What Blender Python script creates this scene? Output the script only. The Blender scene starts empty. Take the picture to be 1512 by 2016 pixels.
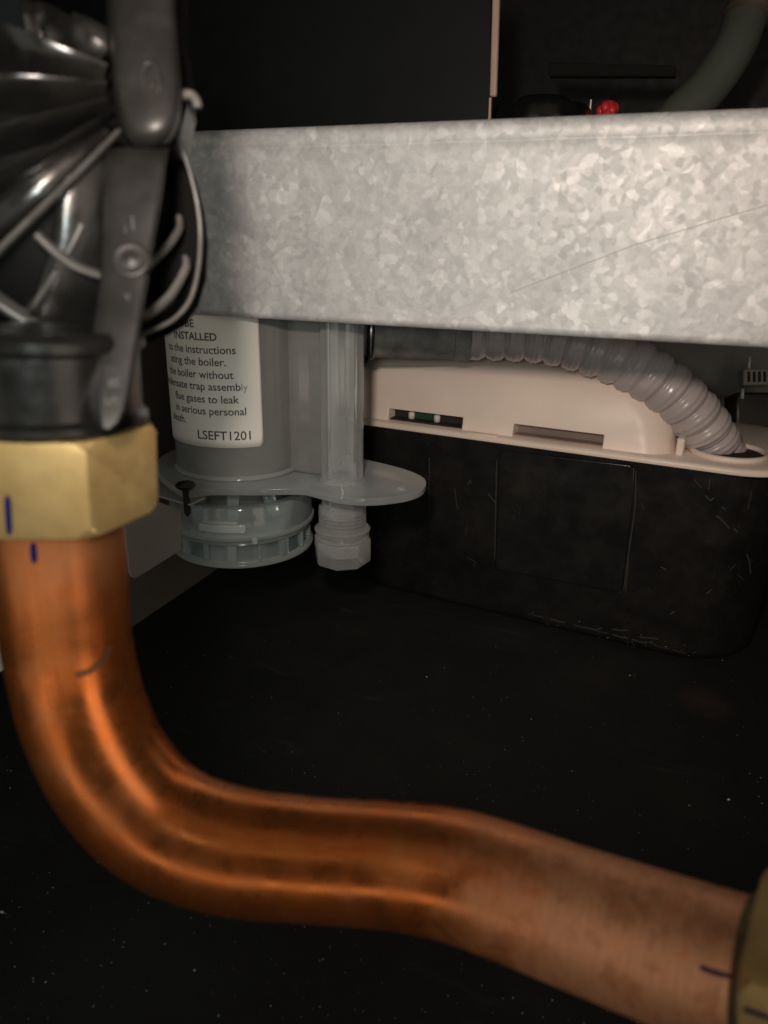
import bpy, bmesh, math, random
from mathutils import Vector, Matrix
from mathutils.bvhtree import BVHTree
random.seed(7)
sc = bpy.context.scene
COL = sc.collection
R = math.radians
V = Vector

# ------------------------------------------------------------------ camera
CAMZ = 0.2433
CAM = V((0, 0, CAMZ))
def cam_axes(p, y, r):
    p, y, r = R(p), R(y), R(r)
    f = V((-math.sin(y)*math.cos(p), math.cos(y)*math.cos(p), -math.sin(p)))
    rt = f.cross(V((0, 0, 1))).normalized(); u = rt.cross(f)
    return rt*math.cos(r)+u*math.sin(r), u*math.cos(r)-rt*math.sin(r), f
CR, CU, CF = cam_axes(20, 21, 1)
FP = 1456.0
cd = bpy.data.cameras.new('camera'); cam = bpy.data.objects.new('camera', cd); COL.objects.link(cam)
M = Matrix((CR, CU, -CF)).transposed().to_4x4(); M.translation = CAM
cam.matrix_world = M
cd.sensor_fit = 'VERTICAL'; cd.sensor_height = 36; cd.lens = 26
cd.clip_start = 0.01; cd.clip_end = 20
cd.dof.use_dof = True; cd.dof.focus_distance = 0.43; cd.dof.aperture_fstop = 13.0
sc.camera = cam

# ------------------------------------------------------------------ world and lamps
w = bpy.data.worlds.new('World'); sc.world = w; w.use_nodes = True
w.node_tree.nodes['Background'].inputs[0].default_value = (0.75, 0.9, 0.85, 1)
w.node_tree.nodes['Background'].inputs[1].default_value = 0.012
sc.view_settings.view_transform = 'Standard'; sc.view_settings.look = 'None'
sc.view_settings.exposure = 0.0; sc.view_settings.gamma = 1
def lamp(name, loc, target, size, power, color, shape='DISK', size_y=None):
    l = bpy.data.lights.new(name, 'AREA'); l.shape = shape; l.size = size
    if size_y: l.size_y = size_y
    l.energy = power; l.color = color
    o = bpy.data.objects.new(name, l); COL.objects.link(o); o.location = loc
    o.rotation_euler = (V(target)-V(loc)).to_track_quat('-Z', 'Y').to_euler()
    return o
def spot(name, loc, px, power, color, cone, soft):
    l = bpy.data.lights.new(name, 'SPOT'); l.energy = power; l.color = color; l.shadow_soft_size = soft
    l.spot_size = R(cone); l.spot_blend = 1.0
    o = bpy.data.objects.new(name, l); COL.objects.link(o); o.location = loc
    d = CR*((px[0]-756)/FP)-CU*((px[1]-1008)/FP)+CF
    o.rotation_euler = d.to_track_quat('-Z', 'Y').to_euler()
spot('torch_light', CAM - CR*0.022 + CU*0.052, (1210, 730), 2.9, (1.0, 0.80, 0.68), 94, .009)
spot('cool_fill_spot', CAM - CR*0.026 + CU*0.012, (760, 760), 0.72, (0.88, 1.0, 0.95), 74, .014)  # added cool fill spot that brightens the trap
lamp('fill_panel_left', CAM - CR*0.46 - CU*0.02 - CF*0.22, CAM+CF*0.22, 0.44, 0.54, (1.0, 0.97, 0.86), 'RECTANGLE', 0.7)  # added soft panel, fills from the left and streaks the copper
lamp('fill_panel_right', CAM + CR*0.42 - CU*0.16 - CF*0.24, CAM+CF*0.22, 0.26, 0.86, (1.0, 0.82, 0.66), 'RECTANGLE', 0.84)  # added soft panel, warm fill and reflections from the right
lamp('fill_panel_top', CAM + CU*0.34 - CF*0.22, CAM+CF*0.2, 0.80, 0.11, (1.0, 0.80, 0.62), 'RECTANGLE', 0.40)  # added dim panel, gives the pipe its orange middle reflection
lamp('fill_panel_low', CAM - CU*0.30 - CF*0.26 - CR*.05, CAM+CF*0.2, 0.60, 0.13, (1.0, 0.88, 0.72), 'RECTANGLE', 0.09)  # added narrow panel, draws the bright line low on the pipe

# ------------------------------------------------------------------ rays from the photograph's geometry
def ray(u, v): return CR*((u-756)/FP) - CU*((v-1008)/FP) + CF
def PD(u, v, d): return CAM + ray(u, v)*d
def PX(u, v, X): r = ray(u, v); return CAM + r*(X/r.x)
def PY(u, v, Y): r = ray(u, v); return CAM + r*(Y/r.y)
def PZ(u, v, Z): r = ray(u, v); return CAM + r*((Z-CAMZ)/r.z)
def DEP(p): return (V(p)-CAM).dot(CF)

# ------------------------------------------------------------------ materials
def mat(name, base=(.5, .5, .5), rough=.5, metal=0.0, spec=.5, coat=0.0):
    m = bpy.data.materials.new(name); m.use_nodes = True
    b = m.node_tree.nodes['Principled BSDF']
    b.inputs['Base Color'].default_value = (*base, 1); b.inputs['Roughness'].default_value = rough
    b.inputs['Metallic'].default_value = metal; b.inputs['Specular IOR Level'].default_value = spec
    b.inputs['Coat Weight'].default_value = coat
    return m
class NT:
    def __init__(s, m):
        s.t = m.node_tree; s.b = s.t.nodes.get('Principled BSDF')
        s.tc = s.t.nodes.new('ShaderNodeTexCoord')
    def n(s, typ, **kw):
        n = s.t.nodes.new(typ)
        for k, v in kw.items(): setattr(n, k, v)
        return n
    def l(s, a, b): s.t.links.new(a, b)
    def mapping(s, scale=(1, 1, 1), rot=(0, 0, 0), src='Object'):
        mp = s.n('ShaderNodeMapping'); mp.inputs['Scale'].default_value = scale; mp.inputs['Rotation'].default_value = rot
        s.l(s.tc.outputs[src], mp.inputs[0]); return mp.outputs[0]
    def noise(s, scale, detail=4, rough=.5, vec=None, dist=0):
        n = s.n('ShaderNodeTexNoise'); n.inputs['Scale'].default_value = scale; n.inputs['Detail'].default_value = detail
        n.inputs['Roughness'].default_value = rough; n.inputs['Distortion'].default_value = dist
        s.l(vec if vec is not None else s.tc.outputs['Object'], n.inputs['Vector']); return n.outputs['Fac']
    def ramp(s, fac, stops, interp='LINEAR'):
        r = s.n('ShaderNodeValToRGB'); r.color_ramp.interpolation = interp
        e = r.color_ramp.elements
        while len(e) < len(stops): e.new(.5)
        for el, (p, c) in zip(e, stops):
            el.position = p; el.color = (*c, 1) if len(c) == 3 else c
        s.l(fac, r.inputs[0]); return r.outputs[0]
    def g(s, x): return (x, x, x)
    def mix(s, fac, a, b, mode='MIX'):
        m = s.n('ShaderNodeMix', data_type='RGBA', blend_type=mode)
        for i, x in ((0, fac), (6, a), (7, b)):
            if hasattr(x, 'links'): s.l(x, m.inputs[i])
            else: m.inputs[i].default_value = x if i == 0 else (*x, 1)
        return m.outputs[2]
    def bump(s, h, strength=.2, dist=.001, nrm=None):
        b = s.n('ShaderNodeBump'); b.inputs['Strength'].default_value = strength; b.inputs['Distance'].default_value = dist
        s.l(h, b.inputs['Height'])
        if nrm is not None: s.l(nrm, b.inputs['Normal'])
        return b.outputs[0]
    def set(s, **kw):
        for k, v in kw.items():
            s.l(v, s.b.inputs[k.replace('_', ' ')])

def m_galvanised():
    m = mat('galvanised_spangle', (.5, .5, .48), .5, .25); t = NT(m)
    # crystals: warped voronoi cells at two sizes
    nz = t.n('ShaderNodeTexNoise'); nz.inputs['Scale'].default_value = 120; nz.inputs['Detail'].default_value = 3
    t.l(t.tc.outputs['Object'], nz.inputs['Vector'])
    add = t.n('ShaderNodeVectorMath', operation='MULTIPLY_ADD'); add.inputs[1].default_value = (.006, .006, .006)
    t.l(nz.outputs['Color'], add.inputs[0]); t.l(t.tc.outputs['Object'], add.inputs[2])
    cols = []
    for sc_, sm in ((190, .30), (390, .35)):
        v = t.n('ShaderNodeTexVoronoi', feature='SMOOTH_F1'); v.inputs['Scale'].default_value = sc_; v.inputs['Smoothness'].default_value = sm
        t.l(add.outputs[0], v.inputs['Vector']); cols.append(v)
    sep = t.n('ShaderNodeSeparateColor'); t.l(cols[0].outputs['Color'], sep.inputs[0])
    sep2 = t.n('ShaderNodeSeparateColor'); t.l(cols[1].outputs['Color'], sep2.inputs[0])
    a = t.ramp(sep.outputs[0], [(0.05, (.45, .465, .465)), (.6, (.55, .56, .56)), (.85, (.60, .61, .61)), (.97, (.78, .78, .78))])
    b = t.ramp(sep2.outputs[1], [(0.05, (.43, .445, .445)), (.6, (.55, .56, .56)), (.88, (.60, .61, .61)), (.98, (.76, .76, .76))])
    c = t.mix(.5, a, b)
    big = t.ramp(t.noise(26, 4, .6, None, .6), [(.3, (.84, .86, .87)), (.7, (1.02, 1.05, 1.06))])
    fine = t.ramp(t.noise(900, 4, .6), [(.3, (.93, .93, .93)), (.7, (1.05, 1.05, 1.05))])
    c = t.mix(1, c, big, 'MULTIPLY'); c = t.mix(1, c, fine, 'MULTIPLY')
    rr = t.ramp(sep2.outputs[0], [(0, (.5,)*3), (1, (.68,)*3)])
    t.set(Base_Color=c, Roughness=rr, Normal=t.bump(sep.outputs[0], .12, .0006))
    return m
def m_copper():
    m = mat('bare_copper', (.7, .3, .14), .3, .9); t = NT(m)
    uvm = t.mapping((1, 1, 1), src='UV')
    sx = t.n('ShaderNodeSeparateXYZ'); t.l(uvm, sx.inputs[0])
    # tarnish, drawn streaks, finger marks and small stains along the pipe
    st = t.noise(5, 5, .6, t.mapping((4.0, 22, 1), src='UV'), .3)
    bl = t.noise(4, 4, .55, t.mapping((6, 1.8, 1), src='UV'), .7)
    fine = t.noise(1100, 4, .7)
    base = t.ramp(st, [(.25, (.68, .155, .032)), (.5, (.84, .225, .05)), (.75, (.94, .31, .08))])
    dull = t.ramp(bl, [(.35, (.62, .19, .055)), (.65, (.80, .29, .10))])
    msk = t.ramp(t.noise(4, 5, .65, t.mapping((5, 1.2, 1), src='UV'), .6), [(.42, t.g(0)), (.62, t.g(.7))])
    c = t.mix(msk, base, dull)
    sp = t.ramp(t.noise(330, 4, .65), [(.66, t.g(0)), (.74, t.g(.45))])
    c = t.mix(sp, c, (.30, .11, .045))
    hair = t.ramp(t.noise(9, 3, .5, t.mapping((6, 60, 1), src='UV'), .4), [(.62, t.g(0)), (.72, t.g(.30))])
    c = t.mix(hair, c, (.95, .50, .28))
    rough = t.ramp(bl, [(.3, t.g(.21)), (.7, t.g(.36))])
    # sanded end near the right nut, and a paler top end painting in its pinkish light
    wob = t.n('ShaderNodeMath', operation='MULTIPLY_ADD'); t.l(bl, wob.inputs[0]); wob.inputs[1].default_value = .16; t.l(sx.outputs[0], wob.inputs[2])
    end = t.ramp(wob.outputs[0], [(.76, t.g(0)), (.90, t.g(1))])
    end2 = t.ramp(wob.outputs[0], [(.06, t.g(.7)), (.22, t.g(.0))])
    er = t.n('ShaderNodeMath', operation='MAXIMUM'); t.l(end, er.inputs[0]); t.l(end2, er.inputs[1])
    ring = t.noise(5, 6, .75, t.mapping((70, 2.0, 1), src='UV'), .3)
    pk = t.ramp(ring, [(.3, (.74, .31, .15)), (.55, (.90, .42, .22)), (.8, (.98, .56, .34))])
    blot = t.ramp(t.noise(170, 6, .65, None, .4), [(.38, (.74, .62, .54)), (.50, (1, 1, 1)), (.60, (1, 1, 1)), (.68, (1.15, .70, .42))])
    pk = t.mix(.8, pk, blot, 'MULTIPLY')
    c = t.mix(er.outputs[0], c, pk)
    rr = t.mix(er.outputs[0], rough, (.50, .50, .50))
    mm = t.mix(er.outputs[0], (.84, .84, .84), (.45, .45, .45))
    h = t.n('ShaderNodeMath', operation='MULTIPLY_ADD'); t.l(bl, h.inputs[0]); h.inputs[1].default_value = .25; t.l(fine, h.inputs[2])
    t.set(Base_Color=c, Roughness=rr, Metallic=mm, Normal=t.bump(h.outputs[0], .05, .0002))
    return m
def m_brass():
    m = mat('dull_brass', (.55, .40, .17), .45, .45); t = NT(m)
    c = t.ramp(t.noise(70, 5, .6), [(.3, (.44, .275, .105)), (.5, (.53, .345, .135)), (.72, (.62, .42, .18))])
    sp = t.ramp(t.noise(190, 4, .6), [(.66, t.g(0)), (.74, t.g(.7))])
    c = t.mix(sp, c, (.22, .15, .06))
    t.set(Base_Color=c, Roughness=t.ramp(t.noise(240, 3), [(.3, t.g(.42)), (.7, t.g(.58))]), Normal=t.bump(t.noise(500, 4, .7, t.mapping((1, 1, 5))), .35, .0002))
    return m
def m_milky(name, tint, opac=.6, edge=.3, rough=.3):
    m = bpy.data.materials.new(name); m.use_nodes = True; nt = m.node_tree; nt.nodes.clear(); t = NT(m)
    out = t.n('ShaderNodeOutputMaterial')
    d = t.n('ShaderNodeBsdfDiffuse'); d.inputs[0].default_value = (*tint, 1)
    tl = t.n('ShaderNodeBsdfTranslucent'); tl.inputs[0].default_value = (*tint, 1)
    tr = t.n('ShaderNodeBsdfTransparent'); tr.inputs[0].default_value = (.95, .97, .97, 1)
    gl = t.n('ShaderNodeBsdfGlossy'); gl.inputs['Roughness'].default_value = rough
    fr = t.n('ShaderNodeFresnel'); fr.inputs[0].default_value = 1.42
    lw = t.n('ShaderNodeLayerWeight'); lw.inputs[0].default_value = .35
    m1 = t.n('ShaderNodeMixShader'); m1.inputs[0].default_value = .4; t.l(d.outputs[0], m1.inputs[1]); t.l(tl.outputs[0], m1.inputs[2])
    op = t.n('ShaderNodeMath', operation='MULTIPLY_ADD', use_clamp=True); t.l(lw.outputs['Facing'], op.inputs[0]); op.inputs[1].default_value = edge; op.inputs[2].default_value = opac
    cl = t.ramp(t.noise(60, 3), [(.3, t.g(.88)), (.7, t.g(1.08))])
    om = t.n('ShaderNodeMath', operation='MULTIPLY', use_clamp=True); t.l(op.outputs[0], om.inputs[0]); t.l(cl, om.inputs[1])
    m2 = t.n('ShaderNodeMixShader'); t.l(om.outputs[0], m2.inputs[0]); t.l(tr.outputs[0], m2.inputs[1]); t.l(m1.outputs[0], m2.inputs[2])
    m3 = t.n('ShaderNodeMixShader'); t.l(fr.outputs[0], m3.inputs[0]); t.l(m2.outputs[0], m3.inputs[1]); t.l(gl.outputs[0], m3.inputs[2])
    t.l(m3.outputs[0], out.inputs[0])
    bp = t.bump(t.noise(180, 3), .08, .0006); t.l(bp, gl.inputs['Normal']); t.l(bp, d.inputs['Normal'])
    return m
def m_black(name, base=.012, rough=.3, spec=.5, scale=300, bump=.12):
    m = mat(name, (base,)*3, rough, 0, spec); t = NT(m)
    c = t.ramp(t.noise(scale*.3, 4, .6), [(.3, (base*.7, base*.7, base*.68)), (.7, (base*1.5, base*1.45, base*1.35))])
    rr = t.ramp(t.noise(scale*.5, 4), [(.3, t.g(max(rough-.08, .05))), (.7, t.g(rough+.12))])
    t.set(Base_Color=c, Roughness=rr, Normal=t.bump(t.noise(scale*4, 4, .7), bump, .0003))
    return m
def m_tank():
    m = mat('scuffed_black_plastic', (.014,)*3, .3); t = NT(m)
    c0 = t.ramp(t.noise(30, 5, .7), [(.35, (.008, .0085, .009)), (.65, (.017, .016, .015))])
    dust = t.ramp(t.noise(26, 7, .75), [(.55, t.g(0)), (.8, t.g(.5))])
    rub = t.ramp(t.noise(420, 5, .8), [(.56, t.g(0)), (.74, t.g(1))])
    pat = t.ramp(t.noise(34, 4, .6), [(.54, t.g(0)), (.68, t.g(.7))])
    c = t.mix(dust, c0, (.035, .028, .022)); c = t.mix(t.mix(1, rub, pat, 'MULTIPLY'), c, (.085, .07, .055))
    t.set(Base_Color=c, Roughness=t.ramp(t.noise(60, 5), [(.3, t.g(.18)), (.7, t.g(.34))]), Normal=t.bump(t.noise(500, 4, .6), .08, .0004))
    return m
def m_floor():
    m = mat('black_floor', (.01,)*3, .6, 0, .35); t = NT(m)
    c = t.ramp(t.noise(1100, 5, .75), [(.3, (.007, .0078, .0076)), (.6, (.016, .018, .0175)), (.8, (.06, .067, .064))])
    sm = t.ramp(t.noise(9, 5, .65), [(.48, t.g(0)), (.78, t.g(.55))])
    c = t.mix(sm, c, (.036, .036, .032))
    wisps = t.ramp(t.noise(14, 6, .7, t.mapping((1, 4, 1), (0, 0, R(35))), 1.2), [(.60, t.g(0)), (.75, t.g(.5))])
    c = t.mix(wisps, c, (.06, .063, .06))
    for (u, v, r_, col) in ((1388, 1384, .022, (.060, .040, .034)), (250, 1900, .07, (.030, .034, .032)), (1180, 1330, .03, (.026, .023, .020))):  # the wide lower-left patch paints light lying on the floor
        p = PZ(u, v, 0); dn = t.n('ShaderNodeVectorMath', operation='DISTANCE'); t.l(t.tc.outputs['Object'], dn.inputs[0]); dn.inputs[1].default_value = tuple(p)
        ad = t.n('ShaderNodeMath', operation='MULTIPLY_ADD'); t.l(t.noise(60, 5, .7, None, .8), ad.inputs[0]); ad.inputs[1].default_value = r_*1.2; t.l(dn.outputs['Value'], ad.inputs[2])
        mk = t.ramp(ad.outputs[0], [(r_*.5, t.g(.7)), (r_*1.5, t.g(0))]); c = t.mix(mk, c, col)
    t.set(Base_Color=c, Normal=t.bump(t.noise(900, 4, .7), .5, .0004))
    return m
def m_paint(name, base, rough=.5, var=.12, bump=.05, metal=0):
    m = mat(name, base, rough, metal); t = NT(m)
    lo = tuple(x*(1-var) for x in base); hi = tuple(min(x*(1+var), 1) for x in base)
    t.set(Base_Color=t.ramp(t.noise(28, 5, .6), [(.3, lo), (.7, hi)]), Roughness=t.ramp(t.noise(90, 4), [(.3, t.g(rough-.06)), (.7, t.g(rough+.08))]),
          Normal=t.bump(t.noise(700, 4, .7), bump, .0003))
    return m
GALV = m_galvanised(); COPPER = m_copper(); BRASS = m_brass(); TANK = m_tank(); FLOOR = m_floor()
MILKY = m_milky('milky_plastic', (.84, .92, .92), .30, .55, .14)
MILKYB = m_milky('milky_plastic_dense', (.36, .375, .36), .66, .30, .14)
MILKYC = m_milky('milky_plastic_cap', (.76, .88, .90), .15, .55, .10)
MILKYO = m_milky('milky_plastic_tube', (.92, .96, .96), .09, .85, .07)
MILKYT = m_milky('milky_plastic_thread', (.88, .90, .88), .22, .6, .10)
VALVE = m_black('glossy_black_plastic', .007, .22, .6)
VALVE2 = m_black('satin_black_plastic', .011, .46, .45)
VALVE3 = m_black('glare_grey_black_plastic', .075, .5, .4)  # lighter grey base stands in for glare on black plastic
RIBM = m_black('rib_sheen_black_plastic', .075, .34, .6)  # lightened base stands in for grazing reflections on the black ribs
RUBBER = m_black('dark_grey_rubber', .20, .55, .3)
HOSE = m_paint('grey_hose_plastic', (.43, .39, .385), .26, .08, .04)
CREAM = m_paint('cream_plastic', (.82, .70, .61), .38, .05, .04)
WALLM = m_paint('grey_painted_steel', (.16, .15, .135), .5, .10, .08)
PLATEM = m_paint('light_grey_steel', (.30, .30, .27), .5, .08, .06)
DARKP = m_paint('dark_sheet_steel', (.0055, .0068, .0072), .42, .15, .05)
DARKP.node_tree.nodes['Principled BSDF'].inputs['Specular IOR Level'].default_value = .2
DEEP = m_paint('deep_black_sheet', (.0045, .005, .0045), .6, .2, .05)
EDGEM = m_paint('pinkish_sheet_edge', (.50, .36, .29), .45, .1, .05)
STEEL = m_paint('bright_steel', (.55, .56, .54), .28, .1, .04, .9)
LABEL = m_paint('label_paper', (.76, .76, .71), .5, .03, .02)
INK = mat('label_ink', (.045, .045, .05), .6)
MARK = mat('blue_marker_ink', (.018, .014, .10), .9, 0, .1)
SCREW = m_black('black_screw_steel', .012, .4, .5)
RED = m_paint('red_plastic', (.65, .035, .045), .35, .08, .04)
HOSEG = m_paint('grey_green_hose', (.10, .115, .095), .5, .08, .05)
BROWN = m_paint('brown_elastomer', (.07, .06, .04), .55, .12, .05)
WHITEP = m_paint('white_plastic_piece', (.62, .64, .60), .45, .05, .04)
DUST = mat('pale_grit', (.55, .54, .50), .8)
GREENB = mat('green_board', (.015, .05, .028), .5)
PORTIN = mat('opening_shade', (.02, .017, .015), .8)  # dark colour stands in for the shade inside slots and openings

# ------------------------------------------------------------------ object helpers
def put(name, me, m, parent=None, smooth=False, bevel=0, segs=2, loc=None, angle=None):
    o = bpy.data.objects.new(name, me); COL.objects.link(o)
    if m is not None and not me.materials: me.materials.append(m)
    if smooth:
        for p in me.polygons: p.use_smooth = True
        if angle:
            me.set_sharp_from_angle(angle=R(angle))
    if parent is not None:
        o.parent = parent; o.matrix_parent_inverse = Matrix.Translation(-parent_origin(parent))
    if bevel:
        b = o.modifiers.new('bevel', 'BEVEL'); b.width = bevel; b.segments = segs; b.limit_method = 'ANGLE'; b.angle_limit = R(35)
        b.harden_normals = False
        for p in me.polygons: p.use_smooth = True
        me.set_sharp_from_angle(angle=R(50))
    return o
def parent_origin(p):
    v = V(p.location)
    if p.parent is not None: v = v + V((0, 0, 0))
    return v
def thing(name, label, cat, loc, group=None):
    o = bpy.data.objects.new(name, None); COL.objects.link(o); o.location = loc; o.empty_display_size = .01
    o['label'] = label; o['category'] = cat
    if group: o['group'] = group
    return o
def tag(o, label, cat, group=None):
    o['label'] = label; o['category'] = cat
    if group: o['group'] = group
    return o
def pyd(name, vs, fs):
    me = bpy.data.meshes.new(name); me.from_pydata([tuple(v) for v in vs], [], fs); me.validate(); me.update()
    bm = bmesh.new(); bm.from_mesh(me); bmesh.ops.recalc_face_normals(bm, faces=bm.faces); bm.to_mesh(me); bm.free()
    return me
def frame(ax):
    ax = V(ax).normalized(); a = ax.orthogonal() if abs(ax.z) < .9 else V((1, 0, 0))
    x = (a - ax*a.dot(ax)).normalized(); return x, ax.cross(x), ax
def lathe(name, prof, c, ax=(0, 0, 1), n=64, x0=None, closed=False):
    """prof: (radius, height) pairs"""
    if x0 is None: X, Y, Z = frame(ax)
    else:
        Z = V(ax).normalized(); X = (V(x0) - Z*V(x0).dot(Z)).normalized(); Y = Z.cross(X)
    vs, fs = [], []
    for r, h in prof:
        for i in range(n):
            a = 2*math.pi*i/n; vs.append(V(c)+Z*h+(X*math.cos(a)+Y*math.sin(a))*r)
    k = len(prof); rng = k if closed else k-1
    for j in range(rng):
        for i in range(n):
            a = j*n+i; b = j*n+(i+1) % n; j2 = ((j+1) % k)*n
            fs.append((a, b, j2+(i+1) % n, j2+i))
    if not closed:
        if prof[0][0] > 1e-6: fs.append(tuple(range(n))[::-1])
        if prof[-1][0] > 1e-6: fs.append(tuple(range((k-1)*n, k*n)))
    me = pyd(name, vs, fs)
    bm = bmesh.new(); bm.from_mesh(me); bmesh.ops.remove_doubles(bm, verts=bm.verts, dist=1e-7); bmesh.ops.recalc_face_normals(bm, faces=bm.faces); bm.to_mesh(me); bm.free()
    return me
def prism(name, pts, z0, z1):
    n = len(pts); vs = [V((p[0], p[1], z0)) for p in pts]+[V((p[0], p[1], z1)) for p in pts]
    fs = [tuple(range(n))[::-1], tuple(range(n, 2*n))]+[(i, (i+1) % n, n+(i+1) % n, n+i) for i in range(n)]
    return pyd(name, vs, fs)
def slab(name, pts, off):
    """polygon of 3-D points thickened by vector off"""
    n = len(pts); off = V(off); vs = [V(p) for p in pts]+[V(p)+off for p in pts]
    fs = [tuple(range(n)), tuple(range(n, 2*n))[::-1]]+[(i, (i+1) % n, n+(i+1) % n, n+i) for i in range(n)]
    return pyd(name, vs, fs)
def box(name, c, X, Y, Z):
    c, X, Y, Z = V(c), V(X)*.5, V(Y)*.5, V(Z)*.5
    vs = [c+X*a+Y*b+Z*d for d in (-1, 1) for a, b in ((-1, -1), (1, -1), (1, 1), (-1, 1))]
    return pyd(name, vs, [(3, 2, 1, 0), (4, 5, 6, 7), (0, 1, 5, 4), (1, 2, 6, 5), (2, 3, 7, 6), (3, 0, 4, 7)])
def catmull(P, per=10):
    P = [V(p) for p in P]; Q = [P[0]*2-P[1]]+P+[P[-1]*2-P[-2]]; out = []
    for i in range(1, len(Q)-2):
        for k in range(per):
            t = k/per; a, b, c, d = Q[i-1:i+3]
            out.append(.5*((2*b)+(c-a)*t+(2*a-5*b+4*c-d)*t*t+(3*b-a-3*c+d)*t**3))
    out.append(P[-1]); return out
def sweep(name, path, rad, n=24, aspect=1.0, cap=True, up=None, uv=False, sq=0):
    """tube along path; rad number or list; aspect flattens across 'up'"""
    m = len(path); rad = rad if isinstance(rad, (list, tuple)) else [rad]*m
    vs, fs = [], []; T0 = (path[1]-path[0]).normalized()
    U = V(up) if up is not None else T0.orthogonal()
    L = [0.0]
    for i in range(m):
        if i: L.append(L[-1]+(path[i]-path[i-1]).length)
        T = (path[min(i+1, m-1)]-path[max(i-1, 0)]).normalized()
        if up is not None and not isinstance(up, V): U = V(up)
        U = (U-T*U.dot(T)).normalized(); W = T.cross(U)
        for k in range(n):
            a = 2*math.pi*k/n; ca, sa = math.cos(a), math.sin(a)
            if sq:
                q = (abs(ca)**sq+abs(sa)**sq)**(-1/sq); ca *= q; sa *= q
            vs.append(path[i]+(W*ca+U*sa*aspect)*rad[i])
    for j in range(m-1):
        for k in range(n): fs.append((j*n+k, j*n+(k+1) % n, (j+1)*n+(k+1) % n, (j+1)*n+k))
    if cap: fs += [tuple(range(n))[::-1], tuple(range((m-1)*n, m*n))]
    me = bpy.data.meshes.new(name); me.from_pydata([tuple(v) for v in vs], [], fs); me.update()
    if uv:
        ul = me.uv_layers.new(name='UVMap'); tot = L[-1]
        for p in me.polygons:
            for li in p.loop_indices:
                vi = me.loops[li].vertex_index; j, k = divmod(vi, n)
                kk = k
                if k == 0 and any(me.loops[q].vertex_index % n == n-1 for q in p.loop_indices) and len(p.loop_indices) == 4: kk = n
                ul.data[li].uv = (L[j]/tot, kk/n)
    return me
def bool_cut(me, cutters):
    o = bpy.data.objects.new('work', me); COL.objects.link(o); tmp = []
    for c in cutters:
        co = bpy.data.objects.new('cutter', c); COL.objects.link(co); tmp.append(co)
        md = o.modifiers.new('b', 'BOOLEAN'); md.operation = 'DIFFERENCE'; md.object = co; md.solver = 'EXACT'
    dg = bpy.context.evaluated_depsgraph_get(); r = bpy.data.meshes.new_from_object(o.evaluated_get(dg))
    for x in tmp+[o]: bpy.data.objects.remove(x)
    return r
def bvh_of(me):
    bm = bmesh.new(); bm.from_mesh(me); b = BVHTree.FromBMesh(bm); bm.free(); return b
def strip_on(name, bvh, pts, wpx, off=.00012, per=6):
    """a thin raised line lying on a surface through photo points"""
    P = []
    for (a, b) in zip(pts[:-1], pts[1:]):
        for k in range(per): P.append((a[0]+(b[0]-a[0])*k/per, a[1]+(b[1]-a[1])*k/per))
    P.append(pts[-1]); vs, fs = [], []
    for i, (x, y) in enumerate(P):
        x2, y2 = P[min(i+1, len(P)-1)]; x1, y1 = P[max(i-1, 0)]
        L = math.hypot(x2-x1, y2-y1) or 1; nx, ny = -(y2-y1)/L, (x2-x1)/L
        ww = wpx*(.55 if i in (0, len(P)-1) else 1)
        for s in (-.5, .5):
            d = ray(x+nx*ww*s, y+ny*ww*s).normalized(); h = bvh.ray_cast(CAM, d)
            if h[0] is None: h = bvh.ray_cast(CAM, ray(x, y).normalized())
            if h[0] is None: return None
            nn = h[1] if h[1].dot(d) < 0 else -h[1]
            vs.append(h[0]+nn*off)
    for i in range(len(P)-1): fs.append((2*i, 2*i+1, 2*i+3, 2*i+2))
    me = bpy.data.meshes.new(name); me.from_pydata([tuple(v) for v in vs], [], fs); me.update(); return me

# ================================================================== THE SETTING
me = pyd('floor', [(-1.5, -1, 0), (1.5, -1, 0), (1.5, 2, 0), (-1.5, 2, 0)], [(0, 1, 2, 3)])
o = put('floor', me, FLOOR); o['kind'] = 'structure'
o = put('back_wall', box('back_wall', (.2, .905, .5), (1.4, 0, 0), (0, .01, 0), (0, 0, 1.0)), DEEP); o['kind'] = 'structure'
XW = -.3075
o = put('side_wall', box('side_wall', (XW-.0015, .45, .122), (.003, 0, 0), (0, .40, 0), (0, 0, .238)), WALLM, bevel=.0006)
o['kind'] = 'structure'

# pale grit on the floor
def grit():
    bm = bmesh.new()
    def speck(p, r):
        d = bmesh.ops.create_icosphere(bm, subdivisions=1, radius=r)
        rot = Matrix.Rotation(random.uniform(0, 6.3), 3, 'Z')
        sx, sy = random.uniform(.6, 1.6), random.uniform(.5, 1)
        for v in d['verts']:
            v.co = rot @ V((v.co.x*sx, v.co.y*sy, v.co.z*.6)); v.co += V((p.x, p.y, r*.45))
    for (u, v, r) in ((383, 1911, 3.6), (1434, 1575, 4), (4, 1797, 5), (1046, 1416, 2.2), (840, 1333, 2), (605, 1817, 2), (636, 1889, 2.2), (104, 1748, 1.8),
                      (192, 1698, 2.2), (244, 1855, 2), (325, 1859, 2.2), (1087, 1970, 3), (1010, 1965, 2.4), (277, 1365, 2), (20, 1552, 2.4), (1357, 1586, 1.6),
                      (1500, 1582, 1.6), (430, 2000, 2.6), (90, 1934, 2.6), (376, 1808, 1.5), (1240, 1330, 2), (1180, 1255, 2), (990, 1180, 1.5), (22, 1518, 2)):
        p = PZ(u, v, 0); speck(p, r*.8*DEP(p)/FP)
    for i in range(520):
        p = PZ(random.uniform(-40, 1540), random.uniform(1210, 2040), 0)
        speck(p, random.choice((.00012, .00014, .00018, .00024)))
    me = bpy.data.meshes.new('floor_grit'); bm.to_mesh(me); bm.free(); return me
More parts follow.
